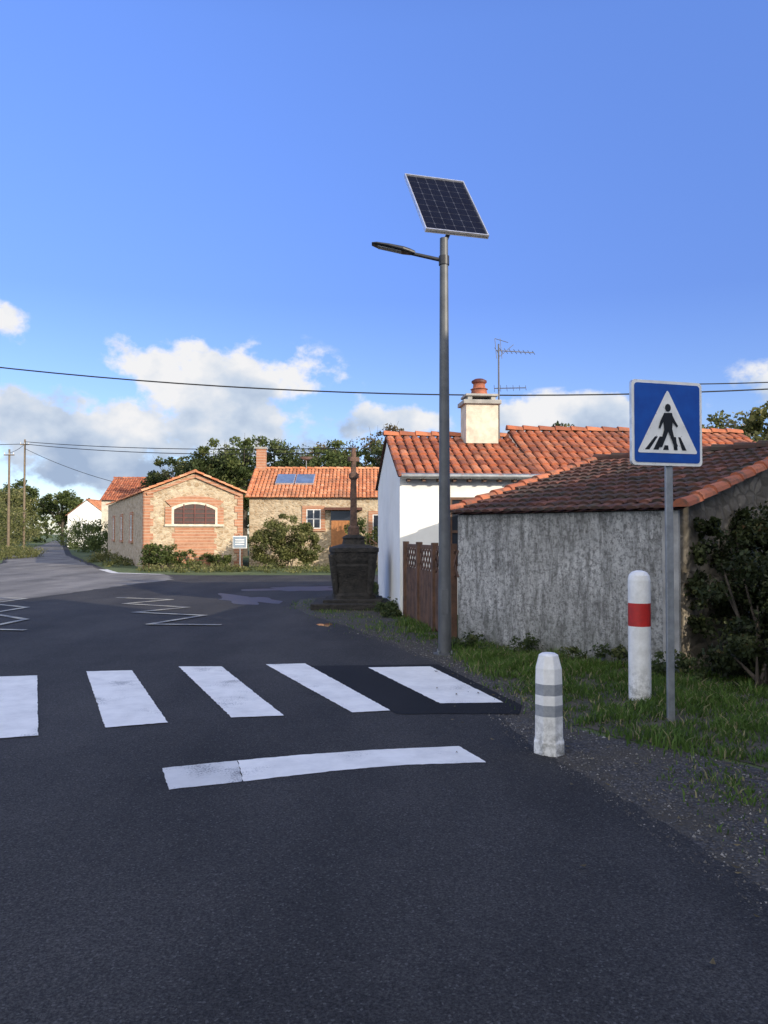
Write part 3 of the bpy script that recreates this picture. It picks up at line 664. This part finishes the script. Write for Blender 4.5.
# stone calvary
mo=empty('stone_calvary',(-.70,17.3,0)); mb=MB(); c=V((-.66,17.35,0)); ds=M['darkstone']
mb.box(c+Z*.06,(.86,.8,.07),ds); mb.box(c+Z*.16,(.62,.6,.04),ds); mb.build('plinth',mo,.02)
mb=MB()
mb.lathe(c,[(.46,.19,ds),(.46,.28,ds),(.40,.33,ds),(.38,.48,ds),(.41,.66,ds),(.46,.82,ds),(.49,.90,ds),(.45,.95,ds),(.48,1.02,ds),(.50,1.18,ds),(.52,1.20,ds),(.52,1.28,ds),(.44,1.31,ds),(.24,1.36,ds),(.22,1.46,ds),(.24,1.50,ds),(.15,1.56,ds)],32,False,sq=5,rot=R(8))
cst=M['crossstone']
mb.lathe(c,[(.12,1.55,cst),(.12,1.72,cst),(.075,1.76,cst),(.06,2.75,cst),(.10,2.80,cst),(.10,2.88,cst),(.055,2.92,cst),(.05,3.45,cst)],16,True,sq=4,rot=R(8))
mb.box(c+V((0,-.0,3.2)),(.13,.05,.05),cst,(V((.8,.6,0)),V((-.6,.8,0)),Z))
for sgx in(-1,1):
    for sgy in(-1,1): mb.limb(c+V((sgx*.36,sgy*.36,.3)),c+V((sgx*.42,sgy*.42,1.15)),.06,.10,ds,8)
mb.build('pedestal_and_cross',mo,.012)
fs_=empty('direction_sign',(-6.4,35,0)); mb=MB()
mb.box((-6.3,35,1.2),(.31,.015,.27),M['sign_white']); mb.box((-6.3,34.98,1.2),(.28,.008,.24),simple('sign_grey_blue',(0.30,0.36,0.42),None,5,0.5,0,0))
for z in(1.1,1.2,1.3): mb.box((-6.3,34.965,z),(.2,.003,.02),M['sign_white'])
mb.limb((-6.3,35.03,0),(-6.3,35.03,1.5),.03,.03,M['galv'],8); mb.build('board',fs_)
def upole(x,y,h):
    e=empty('utility_pole',(x,y,0)); mb=MB(); mb.limb((x,y,-.2),(x,y,h),.11,.075,M['pole_wood'],10)
    mb.box((x,y-.05,h-.45),(.4,.05,.04),M['pole_wood'])
    for k in(-.35,0,.35): mb.limb((x+k,y-.05,h-.4),(x+k,y-.05,h-.22),.035,.025,M['frame_w'],6)
    mb.build('pole',e)
upole(-31.5,70,9.8); upole(-29.1,62,8.1)
def wire(pts,r=.013,sag=0.0,name='overhead_wire'):
    mb=MB()
    for a,b in zip(pts[:-1],pts[1:]):
        a=V(a);b=V(b);pv=a
        for k in range(1,25):
            t=k/24; q=a.lerp(b,t)-Z*sag*4*t*(1-t); mb.limb(pv,q,r,r,M['wire'],5,caps=False); pv=q
    mb.build(name)
wire([(-14,21,6.45),(12,20,5.35)],.018,.68)
wire([(-31.5,70,9.4),(-3.5,46,6.2)],.028,.35); wire([(-31.5,70,9.6),(-2,47,6.6)],.028,.3)
wire([(-31.5,70,9.4),(-70,62,9.4)],.028,.5); wire([(-31.5,70,9.0),(-19.5,62,5.2)],.022,.3); wire([(-29.1,62,7.8),(-31.5,70,9.4)],.02,.1)
wire([(5.9,18.2,5.0),(14,17,5.3)],.013,.15)
# ------------------------------------------------------------------ trees and shrubs
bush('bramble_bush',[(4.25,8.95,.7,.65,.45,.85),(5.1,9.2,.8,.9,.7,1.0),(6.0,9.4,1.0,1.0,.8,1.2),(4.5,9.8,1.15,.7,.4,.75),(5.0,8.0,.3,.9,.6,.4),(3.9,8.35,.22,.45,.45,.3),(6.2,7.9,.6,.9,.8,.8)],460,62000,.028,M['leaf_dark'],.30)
bush('ivy',[(3.75,9.4,1.6,.2,.15,.22),(4.7,10.2,1.6,.55,.3,.3),(5.6,11.1,1.8,.7,.3,.4),(3.62,9.3,.9,.12,.12,.6)],140,9000,.03,M['leaf_dark'],.4,False)
bush('weeds',[(1.1,11.2,.08,.3,.25,.12),(1.8,10.6,.08,.5,.2,.12),(2.6,9.75,.1,.4,.2,.14),(3.2,8.9,.1,.4,.3,.18),(4.4,7.4,.1,.7,.4,.15)],110,6000,.022,M['leaf_wood'],.35,False)
bush('weeds',[(.1,16.2,.1,.25,.6,.14),(.15,15.3,.06,.2,.3,.1),(-.1,20.2,.15,.3,.3,.2)],60,2500,.03,M['leaf_wood'],.4,False)
bush('shrub',[(-5.2,36.4,1.0,1.0,.7,1.1),(-4.3,36.2,1.3,.9,.7,1.3),(-3.5,36.3,1.0,.6,.6,1.0)],170,16000,.05,M['leaf_olive'],.26)
bush('shrub',[(-10.0,35.6,.6,.8,.5,.6),(-8.9,36.2,.4,.8,.4,.4),(-7.6,36.9,.4,.7,.4,.35)],100,8000,.045,M['leaf'],.3)
bush('shrub',[(-1.3,37.5,1.1,.5,.6,1.2),(-.6,37.4,1.0,.5,.5,1.0)],70,6000,.05,M['leaf'],.3)
bush('grass_bank',[(-8,33.4,.05,3,1.2,.16),(-3,32.8,.05,3.5,1.2,.18),(2,32.9,.05,3,1.2,.15),(-12.9,39,.1,.5,2,.3),(-15.8,46,.1,.5,4,.35),(-23.2,49,.1,.7,5,.4),(-26.5,57,.1,.7,5,.5)],600,26000,.045,M['leaf_olive'],.2,False)
bush('hedge',[(-28.6,58,1.0,1.3,3,1.1),(-33,68,1.9,2.2,5,2.2),(-38,80,2.2,2.5,6,2.6),(-26.3,52,.5,.8,2,.6),(-36,70,2.5,2,4,2.5)],260,18000,.09,M['leaf_olive'],.22)
bush('hedge',[(-20,58,.9,1,3,1.2),(-24.5,68,1.3,1.5,4,1.6),(-30,80,1.2,2,4,1.5),(-18.5,55,.5,.7,1,.7)],160,11000,.08,M['leaf'],.25)
for x,y,h,w,mt in((-45,96,7.2,7,'leaf_olive'),(-41,102,7.5,6,'leaf'),(-49,105,9,8,'leaf'),(-34,108,8,7,'leaf_wood')):
    tree('tree',x,y,h,w,9000,.13,M[mt])
for x,y,h,w,mt,br in((-15.2,60,7.4,6,'leaf_wood',0),(-12.4,56,7.7,5.5,'leaf_wood',0),(-9.6,55,8.6,6,'leaf',0),(-12.5,66,9.2,7,'leaf_wood',0),(-6.6,56,8.3,5.5,'leaf_wood',0),(-4.3,60,8.6,6,'leaf_brown',1),(-1.4,57,9.2,7,'leaf_brown',1),(-2.8,53,8.2,5,'leaf',0),(1.0,54,8.4,6,'leaf_wood',0),(3.6,56,8.5,6,'leaf_wood',0)):
    tree('tree',x,y,h,w,15000 if not br else 7000,.10,M[mt],130,bare=bool(br),cr=.34 if not br else .25)
for x,y,h,w,mt in((7.6,32,6.2,2.6,'leaf_wood'),(9.6,34,5.6,4,'leaf_wood'),(3.9,40,5.6,5,'leaf'),(13.2,30,6.2,5,'leaf_brown'),(10.3,22.5,5.3,3.4,'leaf_olive'),(16,33,6,5,'leaf')):
    tree('tree',x,y,h,w,10000,.07,M[mt])
tree('tree',9.2,16.9,4.6,2.4,9000,.045,M['leaf_olive'])
wb=[(x,rng.uniform(125,150),2.5+rng.uniform(0,1.5),8,6,rng.uniform(3,5.5)) for x in range(-150,170,8)]
bush('distant_woodland',wb,900,40000,.4,M['leaf_wood'],.3,False)
# ------------------------------------------------------------------ light & sky
el=R(19); sh=V((.75,-.66)).normalized(); sun=V((sh.x*math.cos(el),sh.y*math.cos(el),math.sin(el)))
ld=bpy.data.lights.new('sun','SUN'); ld.energy=5.0; ld.angle=R(.5); ld.color=(1,.90,.74)
lo=bpy.data.objects.new('sun',ld); COL.objects.link(lo); lo.rotation_euler=(-sun).to_track_quat('-Z','Y').to_euler(); lo.location=(20,-20,20)
w=bpy.data.worlds.new('World'); scene.world=w; w.use_nodes=True; nt=w.node_tree
bg=nt.nodes['Background']; bg.inputs['Strength'].default_value=.15
sk=N(nt,'ShaderNodeTexSky',sky_type='NISHITA'); sk.sun_disc=False; sk.sun_elevation=el; sk.sun_rotation=math.atan2(sh.x,sh.y); sk.air_density=1.0; sk.dust_density=0.3; sk.ozone_density=2.0
tc=N(nt,'ShaderNodeTexCoord'); D=tc.outputs['Generated']
mp=N(nt,'ShaderNodeMapping'); mp.inputs['Scale'].default_value=(1,1,1.35); nt.links.new(D,mp.inputs['Vector'])
wn=N(nt,'ShaderNodeTexNoise'); wn.inputs['Scale'].default_value=11; wn.inputs['Detail'].default_value=8; wn.inputs['Roughness'].default_value=.58
nt.links.new(mp.outputs[0],wn.inputs['Vector'])
def dirv(px,py): 
    d=V(((px-384)/800,1,(533-py)/800)); return d.normalized()
cur=None
for px,py,rx,rz,amp in((215,392,105,46,1.25),(110,432,150,40,1.15),(20,420,80,32,1.05),(262,420,36,22,1.15),(4,316,16,26,.72),(405,422,60,18,1.05),(560,414,95,18,1.15),(-300,400,200,80,1.1),(1050,400,200,60,1.0),(150,470,260,24,.9)):
    c_=dirv(px,py)
    s1=N(nt,'ShaderNodeVectorMath',operation='SUBTRACT'); nt.links.new(D,s1.inputs[0]); s1.inputs[1].default_value=c_
    s2=N(nt,'ShaderNodeVectorMath',operation='MULTIPLY'); nt.links.new(s1.outputs[0],s2.inputs[0]); s2.inputs[1].default_value=(800/rx,800/rx,800/rz)
    s3=N(nt,'ShaderNodeVectorMath',operation='LENGTH'); nt.links.new(s2.outputs[0],s3.inputs[0])
    mr=N(nt,'ShaderNodeMapRange'); mr.inputs[1].default_value=0.0; mr.inputs[2].default_value=1.5; mr.inputs[3].default_value=amp; mr.inputs[4].default_value=0; nt.links.new(s3.outputs['Value'],mr.inputs[0])
    if cur is None: cur=mr.outputs[0]
    else:
        mx=N(nt,'ShaderNodeMath',operation='MAXIMUM'); nt.links.new(cur,mx.inputs[0]); nt.links.new(mr.outputs[0],mx.inputs[1]); cur=mx.outputs[0]
sz=N(nt,'ShaderNodeSeparateXYZ'); nt.links.new(D,sz.inputs[0])
# unseen bright cloud cover added behind the viewer as neutral fill light
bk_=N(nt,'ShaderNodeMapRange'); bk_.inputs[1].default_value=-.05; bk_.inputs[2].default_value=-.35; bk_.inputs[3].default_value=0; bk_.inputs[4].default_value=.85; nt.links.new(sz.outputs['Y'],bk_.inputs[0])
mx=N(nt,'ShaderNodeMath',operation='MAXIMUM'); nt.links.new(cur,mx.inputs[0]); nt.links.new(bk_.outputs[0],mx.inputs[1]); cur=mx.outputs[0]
m1=N(nt,'ShaderNodeMath',operation='MULTIPLY_ADD'); nt.links.new(wn.outputs['Fac'],m1.inputs[0]); m1.inputs[1].default_value=2.8; m1.inputs[2].default_value=-1.4
m2=N(nt,'ShaderNodeMath',operation='ADD'); nt.links.new(cur,m2.inputs[0]); nt.links.new(m1.outputs[0],m2.inputs[1])
den=N(nt,'ShaderNodeMapRange',interpolation_type='SMOOTHSTEP'); den.inputs[1].default_value=.30; den.inputs[2].default_value=.66; nt.links.new(m2.outputs[0],den.inputs[0])
gate=N(nt,'ShaderNodeMapRange'); gate.inputs[1].default_value=0.0; gate.inputs[2].default_value=.15; nt.links.new(cur,gate.inputs[0])
dm=N(nt,'ShaderNodeMath',operation='MULTIPLY'); nt.links.new(den.outputs[0],dm.inputs[0]); nt.links.new(gate.outputs[0],dm.inputs[1])
w2=N(nt,'ShaderNodeTexNoise'); w2.inputs['Scale'].default_value=13; w2.inputs['Detail'].default_value=6
of=N(nt,'ShaderNodeVectorMath',operation='ADD'); of.inputs[1].default_value=(.03,0,.03); nt.links.new(mp.outputs[0],of.inputs[0]); nt.links.new(of.outputs[0],w2.inputs['Vector'])
hz=N(nt,'ShaderNodeMapRange'); hz.inputs[1].default_value=.07; hz.inputs[2].default_value=.19; hz.inputs[3].default_value=-.14; hz.inputs[4].default_value=.20; nt.links.new(sz.outputs['Z'],hz.inputs[0])
ad_=N(nt,'ShaderNodeMath',operation='ADD'); nt.links.new(w2.outputs['Fac'],ad_.inputs[0]); nt.links.new(hz.outputs[0],ad_.inputs[1])
cc=ramp(nt,ad_.outputs[0],[(.34,(2.5,3.2,4.4)),(.5,(3.9,4.5,5.4)),(.68,(6.0,6.0,6.1))])
br_=N(nt,'ShaderNodeMapRange'); br_.inputs[1].default_value=-.1; br_.inputs[2].default_value=-.5; br_.inputs[3].default_value=1.0; br_.inputs[4].default_value=2.1; nt.links.new(sz.outputs['Y'],br_.inputs[0])  # boosts the added clouds behind the viewer for more fill
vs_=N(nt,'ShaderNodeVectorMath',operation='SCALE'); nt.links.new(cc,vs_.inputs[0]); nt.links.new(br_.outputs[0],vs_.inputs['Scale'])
# elevation-dependent grading of the clear sky towards a deep post-shower blue
gr=ramp(nt,sz.outputs['Z'],[(0.0,(.32,.345,.45)),(0.10,(.32,.345,.48)),(.28,(.29,.335,.56)),(.54,(.43,.50,.80))])
gs=N(nt,'ShaderNodeVectorMath',operation='SCALE'); nt.links.new(gr,gs.inputs[0]); gs.inputs['Scale'].default_value=2.7
skc=mixc(nt,1.0,sk.outputs['Color'],gs.outputs[0],'MULTIPLY')
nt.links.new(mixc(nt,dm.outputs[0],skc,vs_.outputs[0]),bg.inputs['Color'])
# ------------------------------------------------------------------ camera
cd=bpy.data.cameras.new('camera'); co=bpy.data.objects.new('camera',cd); COL.objects.link(co); scene.camera=co
cd.sensor_fit='VERTICAL'; cd.sensor_height=36; cd.lens=28.125; cd.clip_end=3000; cd.clip_start=.05
co.location=(0,0,1.6); co.rotation_euler=(R(91.5),0,0)
scene.view_settings.view_transform='Standard'; scene.view_settings.look='None'; scene.view_settings.exposure=0
